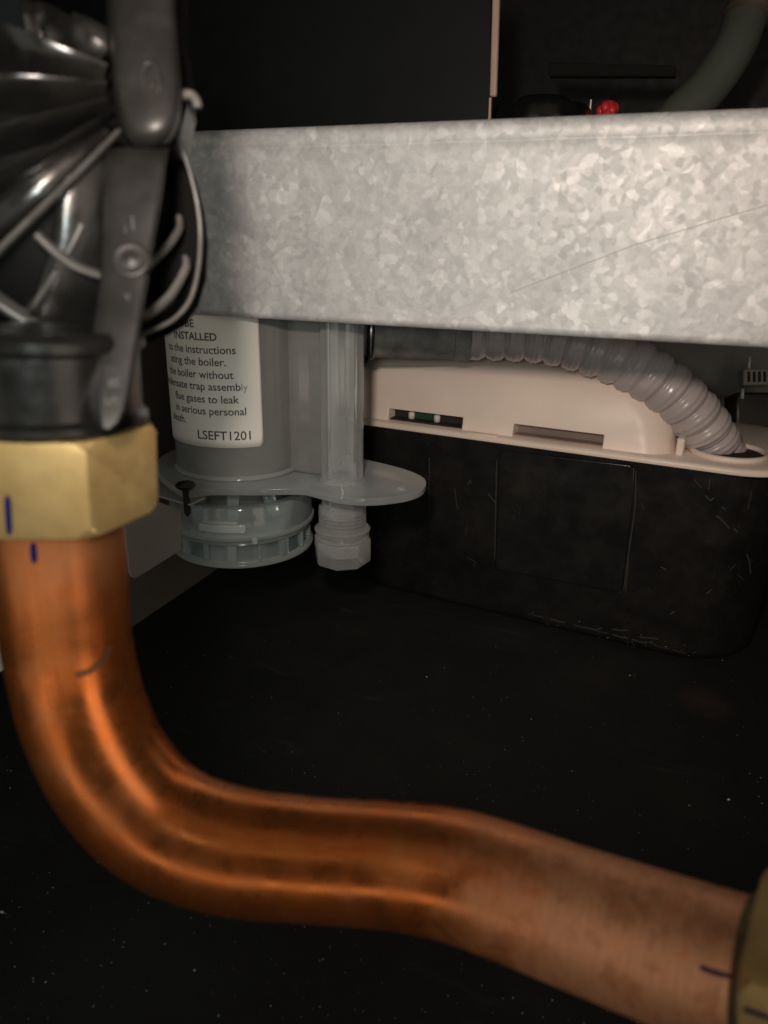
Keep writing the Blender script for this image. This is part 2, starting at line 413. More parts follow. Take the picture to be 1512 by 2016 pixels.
o = put('floor_grit', grit(), DUST); o['kind'] = 'stuff'; o['label'] = 'pale grit specks scattered over the black floor'; o['category'] = 'grit'

# ================================================================== GALVANISED RAIL
YB = .3144; ZT = CAMZ+.0464; ZB = CAMZ-.0350
def rail():
    x0, x1 = -.302, .115; t_ = .0012
    pr = []   # (y, z) outer profile from top lip to bottom lip
    r = .0048
    pr.append((YB+r+.004, ZT))
    for k in range(0, 9):
        a = math.pi/2*k/8; pr.append((YB+r-r*math.sin(a), ZT-r+r*math.cos(a)))
    pr += [(YB, ZT-.0078), (YB+.00022, ZT-.0081), (YB+.00022, ZT-.0085), (YB-.0001, ZT-.0090), (YB, ZT-.013)]
    r = .0034
    for k in range(0, 9):
        a = math.pi/2*k/8; pr.append((YB+r-r*math.cos(a), ZB+r-r*math.sin(a)))
    pr.append((YB+r+.0015, ZB))
    n = len(pr); vs, fs = [], []; xs = [x0+(x1-x0)*i/60 for i in range(61)]
    for i, x in enumerate(xs):
        wob = .00010*math.sin(i*.9)+.00008*math.sin(i*2.3+1)
        for j, (y, z) in enumerate(pr):
            vs.append((x, y, z+(wob if 9 < j < 14 else 0)))
    for i in range(60):
        for j in range(n-1): a = i*n+j; fs.append((a, a+1, a+n+1, a+n))
    me = bpy.data.meshes.new('rail_face'); me.from_pydata(vs, [], fs); me.update(); return me
RAILM = rail()
rt_ = thing('galvanised_rail', 'wide spangled galvanised steel rail crossing in front of the plastic trap', 'metal rail', (-.1, YB, ZB))
o = put('rail_face', RAILM, GALV, rt_, smooth=True); s = o.modifiers.new('s', 'SOLIDIFY'); s.thickness = .0012; s.offset = -1
bv = bvh_of(RAILM)
SCR = mat('scratch_in_zinc', (.33, .33, .32), .8, 0)
for pts, wd in (([(1000, 578), (1120, 532), (1250, 482), (1400, 436), (1530, 398)], 1.6),):
    me = strip_on('scratch', bv, pts, wd, .00008)
    if me: put('scratch', me, SCR, rt_)

# ================================================================== CONDENSATE TRAP
ZF = .1220                                   # top of the flange
ax = PZ(472, 912, ZF); TX, TY = ax.x, ax.y; TR = .0352
tocam = V((-TX, -TY, 0)).normalized(); torgt = V((tocam.y*-1, tocam.x, 0))  # screen right
trap = thing('condensate_trap', 'milky plastic condensate trap with white warning label hanging below the rail', 'condensate trap', (TX, TY, .06))
def shell(prof_out, th):
    pin = [(max(r-th, .0002), h) for r, h in prof_out][::-1]
    return prof_out+pin
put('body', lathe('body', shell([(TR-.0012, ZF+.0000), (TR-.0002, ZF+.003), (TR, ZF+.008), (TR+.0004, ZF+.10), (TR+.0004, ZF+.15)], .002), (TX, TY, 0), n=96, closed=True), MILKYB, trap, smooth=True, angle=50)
put('inner_well', lathe('inner_well', [(.024, ZF+.004), (.025, ZF+.02), (.026, ZF+.13)], (TX, TY, 0), n=64), m_paint('inner_grey', (.13, .135, .13), .5), trap, smooth=True, angle=50)
put('foot_bead', lathe('foot_bead', [(TR-.001, ZF+.0002), (TR+.0012, ZF+.0004), (TR+.0014, ZF+.0012), (TR-.0005, ZF+.0026)], (TX, TY, 0), n=96), MILKY, trap, smooth=True)
# flange plate
fl = [(337, 887), (318, 897), (310, 909), (310, 927), (322, 942), (339, 954), (352, 963), (368, 968), (413, 962), (508, 962), (589, 961), (625, 968), (665, 978), (715, 982), (760, 980), (805, 973), (832, 962),
      (839, 945), (825, 934), (800, 924), (760, 913), (717, 903), (650, 885), (590, 868), (500, 858), (400, 866)]
fp = [PZ(u, v, ZF) for u, v in fl]
fp2 = catmull(fp+[fp[0]], 4)[:-1]
put('flange', prism('flange', fp2, ZF-.0040, ZF), MILKY, trap, bevel=.0007, segs=2)
# lugs under the flange rim
for (u, v) in ((340, 962), (415, 968), (518, 969), (620, 974), (705, 988), (822, 972)):
    p = PZ(u, v, ZF-.004); put('rim_lug', box('rim_lug', (p.x, p.y+.0012, ZF-.0047), (.0042, 0, 0), (0, .0025, 0), (0, 0, .0016)), MILKY, trap, bevel=.0004)
p = PZ(790, 962, ZF); put('moulding_pip', lathe('moulding_pip', [(.0032, ZF-.0002), (.0030, ZF+.0010), (.0020, ZF+.0014), (.0001, ZF+.0014)], (p.x, p.y, 0), n=10), MILKYT, trap, smooth=True)
# side box rib between body and outlet tube
cb = PZ(610, 935, ZF)
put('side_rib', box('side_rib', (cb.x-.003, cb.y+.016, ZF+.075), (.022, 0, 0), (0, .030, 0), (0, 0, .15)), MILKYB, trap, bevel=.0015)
# neck below the flange, with slanted ribs
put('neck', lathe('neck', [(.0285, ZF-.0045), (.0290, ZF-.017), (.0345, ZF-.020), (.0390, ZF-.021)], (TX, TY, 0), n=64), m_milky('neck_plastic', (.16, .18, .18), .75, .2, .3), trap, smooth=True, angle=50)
for k in range(10):
    a = R(-8+36*k); d = (tocam*math.cos(a)+torgt*math.sin(a)); tdir = V((-d.y, d.x, 0))
    c0 = V((TX, TY, ZF-.0045))+d*.0305; c1 = V((TX, TY, ZF-.021))+d*.0385
    wv = tdir*.0036
    me = slab('neck_rib', [c0-wv, c0+wv, c1+wv*.75, c1-wv*.75], -d*.004)
    put('neck_rib', me, MILKYC, trap, bevel=.0004)
CR1 = .0412
zt1, zm, zb = ZF-.0140, ZF-.0310, ZF-.0485
put('locking_ring', lathe('locking_ring', shell([(CR1-.0035, zt1+.0006), (CR1-.0008, zt1+.0004), (CR1, zt1-.0008), (CR1, zm)], .0022), (TX, TY, 0), n=96, closed=True), MILKYC, trap, smooth=True, angle=45)
put('ring_lip', lathe('ring_lip', [(CR1+.0001, zm+.0012), (CR1+.0011, zm+.0009), (CR1+.0011, zm-.0009), (CR1-.002, zm-.0012)], (TX, TY, 0), n=96), MILKY, trap, smooth=True, angle=50)
# cap with windows (raised bars leave recessed panes)
put('cap', lathe('cap', [(CR1-.0055, zm-.0008), (CR1-.0045, zm-.0012), (CR1-.0035, zb+.003), (CR1-.003, zb+.0022), (.0001, zb+.0022)], (TX, TY, 0), n=96), m_milky('cap_pane_plastic', (.40, .52, .54), .22, .3, .2), trap, smooth=True, angle=40)
put('cap_rim', lathe('cap_rim', [(CR1-.005, zb+.0030), (CR1+.0002, zb+.0026), (CR1+.0004, zb+.0008), (CR1-.0016, zb-.0004), (CR1-.007, zb)], (TX, TY, 0), n=96), MILKY, trap, smooth=True)
put('cap_band', lathe('cap_band', [(CR1-.0045, zm-.0012), (CR1-.0010, zm-.0014), (CR1-.0008, zm-.0042), (CR1-.0045, zm-.0046)], (TX, TY, 0), n=96), MILKYC, trap, smooth=True, angle=50)
for k in range(16):
    a = R(-10+22.5*k); d = (tocam*math.cos(a)+torgt*math.sin(a)); tdir = V((-d.y, d.x, 0))
    wd = .0052 if k % 2 == 0 else .0016
    put('cap_bar', box('cap_bar', V((TX, TY, (zm-.0044+zb+.003)/2))+d*(CR1-.0028), tdir*wd, d*.0036, V((0, 0, zm-.0044-zb-.003))), MILKYC, trap, bevel=.0005)
# raised latch on the locking ring
def arc_patch(name, r, a0, a1, z0, z1, th, n=14):
    vs, fs = [], []
    for i in range(n+1):
        a = R(a0+(a1-a0)*i/n); d = tocam*math.cos(a)+torgt*math.sin(a)
        for rr, z in ((r, z0), (r, z1), (r+th, z1), (r+th, z0)): vs.append(V((TX, TY, z))+d*rr)
    for i in range(n):
        for j in range(4): fs.append((i*4+j, i*4+(j+1) % 4, i*4+4+(j+1) % 4, i*4+4+j))
    fs += [(0, 1, 2, 3), (n*4+3, n*4+2, n*4+1, n*4)]
    return pyd(name, vs, fs)
put('latch', arc_patch('latch', CR1-.0002, -34, 2, zm+.0040, zm+.0085, .0012), MILKY, trap, bevel=.0004)
put('latch', arc_patch('latch', CR1-.0002, -30, -4, zm+.0092, zm+.0105, .0020), MILKY, trap, bevel=.0003)
put('latch_stop', arc_patch('latch_stop', CR1-.0002, 6, 10, zm-.0028, zm+.0012, .0020), MILKY, trap, bevel=.0003)
# outlet tube
tb = PZ(674, 944, ZF); OX, OY = tb.x, tb.y; OR = 82/2/FP*DEP(tb)
put('outlet_tube', lathe('outlet_tube', shell([(OR, ZF-.020), (OR, ZF+.13)], .0022), (OX, OY, 0), n=64, closed=True), MILKYO, trap, smooth=True, angle=50)
put('tube_seat', lathe('tube_seat', [(OR, ZF+.0015), (OR+.0014, ZF+.0002), (OR+.0014, ZF-.0002)], (OX, OY, 0), n=64), MILKYT, trap, smooth=True)
put('tube_floor', lathe('tube_floor', [(OR-.0024, ZF+.001), (OR-.0024, ZF+.0022), (.0001, ZF+.0022)], (OX, OY, 0), n=48), m_milky('tube_inner', (.2, .22, .22), .7), trap, smooth=True, angle=40)
zz = ZF-.0175; pr = [(OR+.0002, zz+.003), (OR+.0016, zz+.0022)]
for k in range(6): pr += [(OR+.0018, zz-k*.0021), (OR+.0018, zz-k*.0021-.0007), (OR+.0004, zz-k*.0021-.0012), (OR+.0004, zz-k*.0021-.0017)]
zz2 = zz-6*.0021
put('threaded_spigot', lathe('threaded_spigot', pr+[(OR-.001, zz2)], (OX, OY, 0), n=64), MILKYT, trap, smooth=True, angle=30)
zn = zz-.0105
pr = [(OR-.001, zn+.0016), (OR+.0030, zn+.0012), (OR+.0042, zn)]
for k in range(9): pr += [(OR+.0036, zn-.0024-k*.0013), (OR+.0029, zn-.0030-k*.0013)]
zk = zn-.0024-9*.0013
put('threaded_collar', lathe('threaded_collar', pr+[(OR+.001, zk), (.0001, zk)], (OX, OY, 0), n=64), MILKYT, trap, smooth=True, angle=25)
put('hexagon_nut', lathe('hexagon_nut', [(OR+.0030, zk+.0085), (OR+.0048, zk+.0085), (OR+.0048, zk-.0042), (OR+.0036, zk-.0058), (.0001, zk-.0058)], (OX, OY, 0), n=8, x0=(math.cos(R(12)), math.sin(R(12)), 0)), m_milky('nut_plastic', (.90, .94, .93), .18, .65, .08), trap, bevel=.0004)
# web under the flange beside the tube
wb = PZ(738, 995, ZF-.004)
put('web', slab('web', [V((OX+OR-.001, OY, ZF-.004)), V((OX+OR+.010, OY, ZF-.004)), V((OX+OR-.001, OY, ZF-.014))], (0, .0016, 0)), MILKY, trap)
# warning label wrapped on the body, with lettering
RL = TR+.00062
def cyl_hit(u, v, r=RL):
    d = ray(u, v); a = d.x*d.x+d.y*d.y; bb = -2*(d.x*TX+d.y*TY); c = TX*TX+TY*TY-r*r
    t_ = (-bb-math.sqrt(max(bb*bb-4*a*c, 0)))/(2*a); p = CAM+d*t_
    q = V((p.x-TX, p.y-TY, 0)); ang = math.atan2(q.dot(torgt), q.dot(tocam)); return ang*r, p.z
def on_cyl(s_, z, r=RL):
    a = s_/RL; d = tocam*math.cos(a)+torgt*math.sin(a); return V((TX, TY, z))+d*r
sR, zl = cyl_hit(519, 878); sL = -R(112)*RL; ztop = ZF+.125
def label_patch():
    NX, NZ = 70, 24; vs, fs = [], []; rc = .002
    for i in range(NX+1):
        s_ = sL+(sR-sL)*i/NX; ins = 0
        de = min(sR-s_, s_-sL)
        if de < rc: ins = rc-math.sqrt(max(rc*rc-(rc-de)**2, 0))
        for j in range(NZ+1): vs.append(on_cyl(s_, zl+ins+(ztop-zl-ins)*j/NZ))
    for i in range(NX):
        for j in range(NZ): a = i*(NZ+1)+j; fs.append((a, a+1, a+NZ+2, a+NZ+1))
    me = bpy.data.meshes.new('warning_label'); me.from_pydata([tuple(v) for v in vs], [], fs); me.update(); return me
lab = put('warning_label', label_patch(), LABEL, trap, smooth=True)
s = lab.modifiers.new('s', 'SOLIDIFY'); s.thickness = .0002; s.offset = 0
def text_mesh(body, size, spacing=1.0, off=0):
    cu = bpy.data.curves.new('t', 'FONT'); cu.body = body; cu.size = size; cu.space_character = spacing; cu.offset = off; cu.resolution_u = 4
    to = bpy.data.objects.new('t', cu); COL.objects.link(to); bpy.context.view_layer.update()
    me = bpy.data.meshes.new_from_object(to.evaluated_get(bpy.context.evaluated_depsgraph_get()))
    bpy.data.objects.remove(to); xs = [v.co.x for v in me.vertices]; return me, min(xs), max(xs)
def put_text(body, right, size, weight=0, bottomfix=0, scale_x=1.0, ink=INK):
    sr, z0 = cyl_hit(*right); me, a, b = text_mesh(body, size, 1.0, weight)
    for v in me.vertices:
        p = on_cyl(sr-(b-v.co.x)*scale_x, z0+v.co.y, RL+.00016); v.co = p
    me.update(); me.name = 'lettering'
    return put('lettering', me, ink, lab)
_, a_, b_ = text_mesh('without', 1.0)
sz = (cyl_hit(460, 746)[0]-cyl_hit(395, 744)[0])/(b_-a_)
for body, right in (('to the instructions', (464, 697)), ('ating the boiler.', (445, 721)), ('the boiler without', (460, 746)), ('condensate trap assemb', (474, 769)),
                    ('flue gases to leak', (471, 794)), ('in serious personal', (485, 817)), ('death.', (367, 832))):
    put_text(body, right, sz*1.04, sz*.012)
put_text('ly', (488, 769), sz, 0, ink=mat('faded_ink', (.27, .27, .25), .6))
_, a_, b_ = text_mesh('STALLED', 1.0)
sz2 = (cyl_hit(427, 670)[0]-cyl_hit(359, 668)[0])/(b_-a_)
put_text('MUST BE', (382, 644), sz2*1.03, sz2*.022); put_text('INSTALLED', (427, 671), sz2*1.03, sz2*.022)
_, a_, b_ = text_mesh('LSEFT1201', 1.0)
szc = (cyl_hit(494, 864)[0]-cyl_hit(391, 863)[0])/(b_-a_)
put_text('LSEFT1201', (494, 865), szc, szc*.012)

# black screw standing in the flange notch
ps = PZ(366, 967, ZF)
scr = thing('black_screw', 'small black slotted screw through the left end of the milky flange', 'screw', (ps.x, ps.y, ZF-.012))
hd = lathe('head', [(.0020, ZF+.0004), (.0046, ZF+.0022), (.0052, ZF+.0034), (.0042, ZF+.0046), (.0001, ZF+.0052)], (ps.x, ps.y, 0), n=32)
hd = bool_cut(hd, [box('c', (ps.x, ps.y, ZF+.0052), (.0009, 0, 0), (0, .02, 0), (0, 0, .0024))])
put('head', hd, SCREW, scr, smooth=True, angle=40)
pr = []
for k in range(12): pr += [(.0019, ZF+.0004-k*.0011), (.0014, ZF+.0004-k*.0011-.0005)]
put('shank', lathe('shank', pr+[(.0001, ZF-.014)], (ps.x, ps.y, 0), n=16), SCREW, scr, smooth=True, angle=30)

# grey steel bracket behind the screw
zb_ = ZF-.0075
bk = thing('mounting_bracket', 'grey sheet steel bracket with rounded corner beside the trap cap', 'bracket', PZ(300, 1080, .08))
p1, p2 = PZ(262, 965, zb_), PZ(375, 997, zb_)
put('tab', slab('tab', [p1, p2, p2+V((0, .012, 0)), p1+V((0, .03, 0))], (0, 0, .0011)), PLATEM, bk, bevel=.0002)
XP = PZ(357, 1000, zb_-.002).x
pl = [PX(u, v, XP) for u, v in ((357, 1002), (357, 1083), (278, 1133), (267, 1139), (260, 1137), (256, 1128), (246, 1045), (236, 990), (300, 985))]
put('side_plate', slab('side_plate', pl, (-.0012, 0, 0)), PLATEM, bk, bevel=.0004)
# small white plastic end behind the brass nut
wp = [PD(u, v, .33) for u, v in ((262, 1003), (262, 985), (296, 982), (303, 992), (297, 1006), (288, 1009))]
tag(put('wire_connector_end', slab('wire_connector_end', wp, CF*.006), WHITEP, bevel=.0008), 'little white plastic end peeking out under the left brass nut', 'connector')

# ================================================================== HOSE WITH COUPLING
hose = thing('corrugated_hose', 'grey corrugated drain hose curving down into the cream pump cover', 'hose', PD(1430, 905, .46))
HR = .0160
# centre line
ctl = [(700, 648, .440), (800, 652, .440), (900, 654, .439), (1000, 657, .437), (1080, 664, .435), (1160, 684, .433), (1240, 716, .432), (1315, 766, .434), (1370, 822, .440), (1405, 876, .449), (1426, 930, .460)]
path = catmull([PD(*c) for c in ctl], 60)
L = [0]
for a, b in zip(path[:-1], path[1:]): L.append(L[-1]+(b-a).length)
iA = next(i for i, p in enumerate(path) if DEP(p) and (756+FP*(p-CAM).dot(CR)/DEP(p)) > 918)
pitch = .0118
rad = []
for i in range(iA, len(path)):
    ph = ((L[i]-L[iA])/pitch) % 1; x = abs(2*ph-1)
    rad.append(HR-.0034*(1-math.sqrt(max(1-x*x*.97, 0)))+.0002*math.sin(i*.7))
hp = path[iA:]
put('corrugated_sleeve', sweep('corrugated_sleeve', hp, rad, 64, uv=False), HOSE, hose, smooth=True)
cp = path[:iA+6]; cr = []
for i, p in enumerate(cp):
    f = L[i]/L[iA]
    cr.append(HR*.93 if f < .12 else HR*(1.0 if f < .9 else 1.05))
cr[-1] = cr[-2]*.97
put('rubber_coupling', sweep('rubber_coupling', cp, cr, 48), RUBBER, hose, smooth=True, angle=40)
i0 = next(i for i, p in enumerate(path) if (756+FP*(p-CAM).dot(CR)/DEP(p)) > 724)
cpz = [path[i0]+(path[i0+3]-path[i0]).normalized()*k for k in (0, .0008, .0035, .0043)]
put('clamp_band', sweep('clamp_band', cpz, [HR*1.0, HR*1.07, HR*1.07, HR*1.0], 64), SCREW, hose, smooth=True, angle=30)
cpz = [path[i0]+(path[i0+3]-path[i0]).normalized()*(k+.0015) for k in (0, .0002, .0011, .0013)]
put('clamp_wire', sweep('clamp_wire', cpz, [HR*1.06, HR*1.09, HR*1.09, HR*1.06], 64), STEEL, hose, smooth=True, angle=30)
elb = catmull([PD(690, 610, .437), PD(700, 640, .437), PD(716, 652, .438), PD(735, 652, .439)], 8)
put('elbow_spigot', sweep('elbow_spigot', elb, .0125, 32), RUBBER, hose, smooth=True)

# ================================================================== CONDENSATE PUMP
ZC = .1243                                     # tank top / cover underside
pa, pb = PZ(718, 838, ZC), PZ(1440, 937, ZC)
ex = (pb-pa).normalized(); ey = V((-ex.y, ex.x, 0))        # along front, towards the back
pump = thing('condensate_pump', 'black condensate pump tank with cream plastic cover standing on the floor', 'pump', V((pb.x, pb.y, 0)))
def local(x, y, z=0): return V((pb.x, pb.y, 0))+ex*x+ey*y+V((0, 0, z))
Xr, Xl, Yd = .034, -.262, .125
def rrect(x0, x1, y0, y1, r, n=10):
    P = []
    for cx, cy, a0 in ((x1-r, y0+r, -90), (x1-r, y1-r, 0), (x0+r, y1-r, 90), (x0+r, y0+r, 180)):
        for k in range(n+1): a = R(a0+90*k/n); P.append((cx+r*math.cos(a), cy+r*math.sin(a)))
    return P
def loft(name, rings):
    n = len(rings[0]); vs = [p for r in rings for p in r]; fs = []
    for j in range(len(rings)-1):
        for i in range(n): fs.append((j*n+i, j*n+(i+1) % n, (j+1)*n+(i+1) % n, (j+1)*n+i))
    fs += [tuple(range(n))[::-1], tuple(range((len(rings)-1)*n, len(rings)*n))]
    return pyd(name, vs, fs)
def tring(ins, z, r): return [local(x, y, z) for x, y in rrect(Xl+ins, Xr-ins, ins, Yd-ins, r)]
tank = loft('tank', [tring(.012, .0006, .040), tring(.0085, .0014, .0435), tring(.0062, .0034, .046), tring(.0052, .0066, .047), tring(.0020, ZC-.010, .050), tring(.0016, ZC, .050)])
put('tank', tank, TANK, pump, smooth=True, angle=50)
tb_ = bvh_of(tank)
def tank_pt(u, v, off):
    h = tb_.ray_cast(CAM, ray(u, v).normalized()); return h[0]+h[1]*off
def face_plate(name, px, th, m=TANK, bevel=.0005):
    P = [tank_pt(u, v, -.0004) for u, v in px]
    nrm = (P[1]-P[0]).cross(P[2]-P[0]).normalized()
    if nrm.dot(CAM-P[0]) < 0: nrm = -nrm
    return put(name, slab(name, P, nrm*(th+.0004)), m, pump, bevel=bevel)
face_plate('raised_panel', [(985, 885), (1240, 914), (1251, 922), (1249, 960), (1226, 1158), (1221, 1166), (1190, 1160), (975, 1120)], .0013, bevel=.0009)
face_plate('moulded_rib', [(843, 900), (847, 901), (846, 1082), (842, 1081)], .0010)
SCUFF_GLINT = mat('dry_scuff_glint', (.036, .033, .029), .8)  # dry scuffs, and painted bright lines along the raised panel's edges
scl = [([(1253, 925), (1251, 1000), (1238, 1090), (1229, 1160)], 2.2), ([(1240, 1060), (1236, 1120), (1232, 1166)], 1.8), ([(1176, 1147), (1200, 1158), (1222, 1166)], 4), ([(978, 905), (976, 1000), (974, 1104)], 2),
       ([(1183, 985), (1195, 1003), (1206, 1018)], 2.5), ([(1196, 988), (1206, 1003)], 2), ([(1388, 975), (1398, 985), (1406, 980)], 2.5), ([(1410, 1015), (1420, 1022), (1436, 1040)], 3), ([(1421, 998), (1428, 1003)], 2.5),
       ([(1480, 965), (1476, 985), (1472, 1002)], 2), ([(1470, 1090), (1475, 1105), (1478, 1130)], 3), ([(1445, 1040), (1452, 1048)], 3), ([(1390, 1170), (1402, 1160)], 3), ([(1300, 1115), (1312, 1122)], 2.5),
       ([(1075, 945), (1072, 985), (1074, 1002)], 1.6), ([(1082, 950), (1080, 975)], 1.4), ([(1060, 1010), (1090, 1000), (1118, 1040)], 2), ([(1118, 1036), (1125, 1048), (1119, 1050)], 2), ([(960, 970), (975, 990)], 2),
       ([(920, 955), (926, 945), (928, 952)], 2), ([(895, 960), (900, 1000), (903, 1002)], 1.6), ([(1140, 1146), (1160, 1140)], 2.5), ([(1105, 1128), (1112, 1122)], 2.5), ([(1205, 1238), (1222, 1241), (1236, 1240)], 2.5),
       ([(1258, 1254), (1282, 1256), (1296, 1258)], 3), ([(1270, 1262), (1290, 1268)], 2), ([(1150, 1234), (1172, 1240), (1186, 1236)], 2.5), ([(1320, 1210), (1328, 1203)], 3), ([(1366, 942), (1380, 960)], 1.8), ([(1398, 940), (1395, 965)], 1.8)]
for k in range(14):
    u = random.uniform(860, 1490); v = random.uniform(930+(u-860)*.12, 1130+(u-860)*.2); a = random.gauss(.9, .9); l_ = random.uniform(5, 22)
    scl.append(([(u, v), (u+l_*math.cos(a)*.5+random.uniform(-2, 2), v+l_*math.sin(a)*.5), (u+l_*math.cos(a), v+l_*math.sin(a))], random.uniform(.7, 1.2)))
lb = []
for k in range(9):
    u0 = 1040+k*40+random.uniform(0, 10); f_ = lambda u: 1197+(u-1000)*.252
    lb.append(([(u0, f_(u0)), (u0+14, f_(u0+14)+1), (u0+30, f_(u0+30))], random.uniform(1.2, 2.6)))
bms = bmesh.new()
for pts, wd in scl+lb:
    me = strip_on('w', tb_, pts, wd, .00010 if pts[0] != (1253, 925) else .0013)
    if me: bms.from_mesh(me)
me = bpy.data.meshes.new('scuff_and_glint'); bms.to_mesh(me); bms.free()
o = put('scuff_and_glint', me, SCUFF_GLINT, pump); o['kind'] = 'stuff'
# cover lip
def cring(ins, z, r): return [local(x, y, z) for x, y in rrect(Xl-.001+ins, Xr+.001-ins, -.001+ins, Yd+.001-ins, r)]
put('cover_lip', loft('cover_lip', [cring(.0010, ZC+.0002, .035), cring(-.0006, ZC+.0010, .0365), cring(-.0010, ZC+.0024, .037), cring(-.0004, ZC+.0040, .0365), cring(.0012, ZC+.0048, .035)]), CREAM, pump, smooth=True, angle=45)
# housing on the cover
ZL = ZC+.0048
def px_local(u, v, z):
    p = PZ(u, v, z); q = p-V((pb.x, pb.y, 0)); return q.dot(ex), q.dot(ey)
hx1 = px_local(1335, 884, ZL)[0]
def hring(ins, z, r, xr=0): return [local(x, y, z) for x, y in rrect(Xl+.006+ins, hx1-ins-xr, .0045+ins, Yd-.006-ins, r)]
hous = loft('motor_housing', [hring(.0, ZL-.001, .018), hring(.0012, ZL+.004, .018), hring(.003, ZL+.018, .019, .002), hring(.006, ZL+.030, .021, .006), hring(.011, ZL+.040, .024, .014), hring(.022, ZL+.047, .028, .024)])
cut = []
slots = []
for (ua, ub) in ((756, 905), (1004, 1191)):
    xa = px_local(ua, 830 if ua < 900 else 862, ZL)[0]; xb = px_local(ub, 848 if ua < 900 else 876, ZL)[0]
    slots.append((xa, xb)); c = local((xa+xb)/2, .006, ZL+.0034)
    cut.append(box('c', c, ex*(xb-xa), ey*.020, V((0, 0, .0088))))
hous = bool_cut(hous, cut)
put('motor_housing', hous, CREAM, pump, smooth=True, bevel=.0007)
for i, (xa, xb) in enumerate(slots):
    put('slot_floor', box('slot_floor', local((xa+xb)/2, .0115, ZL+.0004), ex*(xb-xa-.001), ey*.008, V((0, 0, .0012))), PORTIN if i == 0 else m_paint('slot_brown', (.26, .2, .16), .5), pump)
    put('slot_shade', box('slot_shade', local((xa+xb)/2, .0158, ZL+.0034), ex*(xb-xa-.0006), ey*.0008, V((0, 0, .0086))), PORTIN if i == 0 else m_paint('slot_shade_plastic', (.20, .15, .12), .5), pump)  # dark backing paints the shade inside the slot
    if i == 0:
        put('circuit_board', box('circuit_board', local(xa+(xb-xa)*.42, .0142, ZL+.0036), ex*.016, ey*.002, V((0, 0, .004))), GREENB, pump)
        put('component', lathe('component', [(.0022, 0), (.0022, .004), (.0014, .0048), (.0001, .0048)], local(xa+(xb-xa)*.27, .0122, ZL+.0014), n=16), WHITEP, pump, smooth=True)
        put('component', lathe('component', [(.0022, 0), (.0022, .004), (.0014, .0048), (.0001, .0048)], local(xa+(xb-xa)*.62, .0122, ZL+.0014), n=16), WHITEP, pump, smooth=True)
xa = px_local(921, 850, ZL)[0]; xb = px_local(974, 862, ZL)[0]
put('lip_latch', box('lip_latch', local((xa+xb)/2, .0016, ZC+.0034), ex*(xb-xa), ey*.0052, V((0, 0, .0036))), CREAM, pump, bevel=.0008)
put('housing_rib', box('housing_rib', local(hx1+.0022, .016, ZL+.0052), ex*.0042, ey*.012, V((0, 0, .0105))), CREAM, pump, bevel=.0010)
# hose port: raised oval rim round a dark disc that paints the hole's shade
hc = px_local(1433, 893, ZL); 
pc = local(hc[0], hc[1], ZL)
put('hose_port_rim', lathe('hose_port_rim', [(.0190, -.0004), (.0222, 0), (.0220, .0022), (.0208, .0032), (.0194, .0022)], pc, n=64, closed=True), CREAM, pump, smooth=True)
put('port_shade_disc', lathe('port_shade_disc', [(.0191, .0003), (.0191, .0006), (.0001, .0006)], pc, n=48), PORTIN, pump, smooth=True, angle=40)

# scuff flecks along the tank's bottom edge
bm = bmesh.new()
for i in range(30):
    u = random.uniform(1010, 1390); v = 1215+(u-1010)*.232+random.uniform(-26, 4)
    h = tb_.ray_cast(CAM, ray(u, v).normalized())
    if h[0] is None: continue
    d = bmesh.ops.create_icosphere(bm, subdivisions=1, radius=random.choice((.00012, .00016, .0002, .00028)))
    sx = random.uniform(1, 4)
    for vv in d['verts']: vv.co = h[0]+ex*vv.co.x*sx+V((0, 0, vv.co.z*.5))+h[1]*vv.co.y*.2
me = bpy.data.meshes.new('dry_fleck'); bm.to_mesh(me); bm.free()
o = put('dry_fleck', me, DUST, pump); o['kind'] = 'stuff'

# ================================================================== COPPER PIPE AND BRASS NUTS
PR = .0143
cc = [(98, 900, .160), (106, 985, .163), (114, 1060, .166), (123, 1150, .169), (137, 1280, .173), (165, 1400, .175), (222, 1520, .176), (312, 1615, .177), (440, 1668, .177), (600, 1688, .1765), (760, 1699, .175),
      (880, 1716, .172), (990, 1750, .168), (1120, 1798, .162), (1260, 1848, .154), (1390, 1893, .147), (1480, 1925, .142), (1570, 1958, .137)]
pp = catmull([PD(*c) for c in cc], 10)
pipe_me = sweep('copper_pipe', pp, [PR*(1-.035*math.exp(-((i-95)/10)**2)) for i in range(len(pp))], 64, uv=True)
pipe = thing('copper_pipe', 'bare copper pipe bending from the left brass nut across to the right', 'pipe', (pp[80].x, pp[80].y, pp[80].z-PR))
put('pipe_wall', pipe_me, COPPER, pipe, smooth=True, angle=50)
pbv = bvh_of(pipe_me)
for pts, wd in (([(65, 1068), (68, 1108)], 13), ([(1378, 1903), (1400, 1913), (1452, 1926)], 10)):
    me = strip_on('marker_line', pbv, pts, wd)
    if me: put('marker_line', me, MARK, pipe)
FLUX = mat('dark_flux_stain', (.30, .13, .06), .5, .7)
# flux run marks down the pipe and the half ring left by an old sleeve
for pts, wd in (([(148, 1330), (175, 1322), (200, 1303), (217, 1272)], 13),):
    me = strip_on('flux_stain', pbv, pts, wd, .00006)
    if me: put('flux_stain', me, FLUX, pipe)

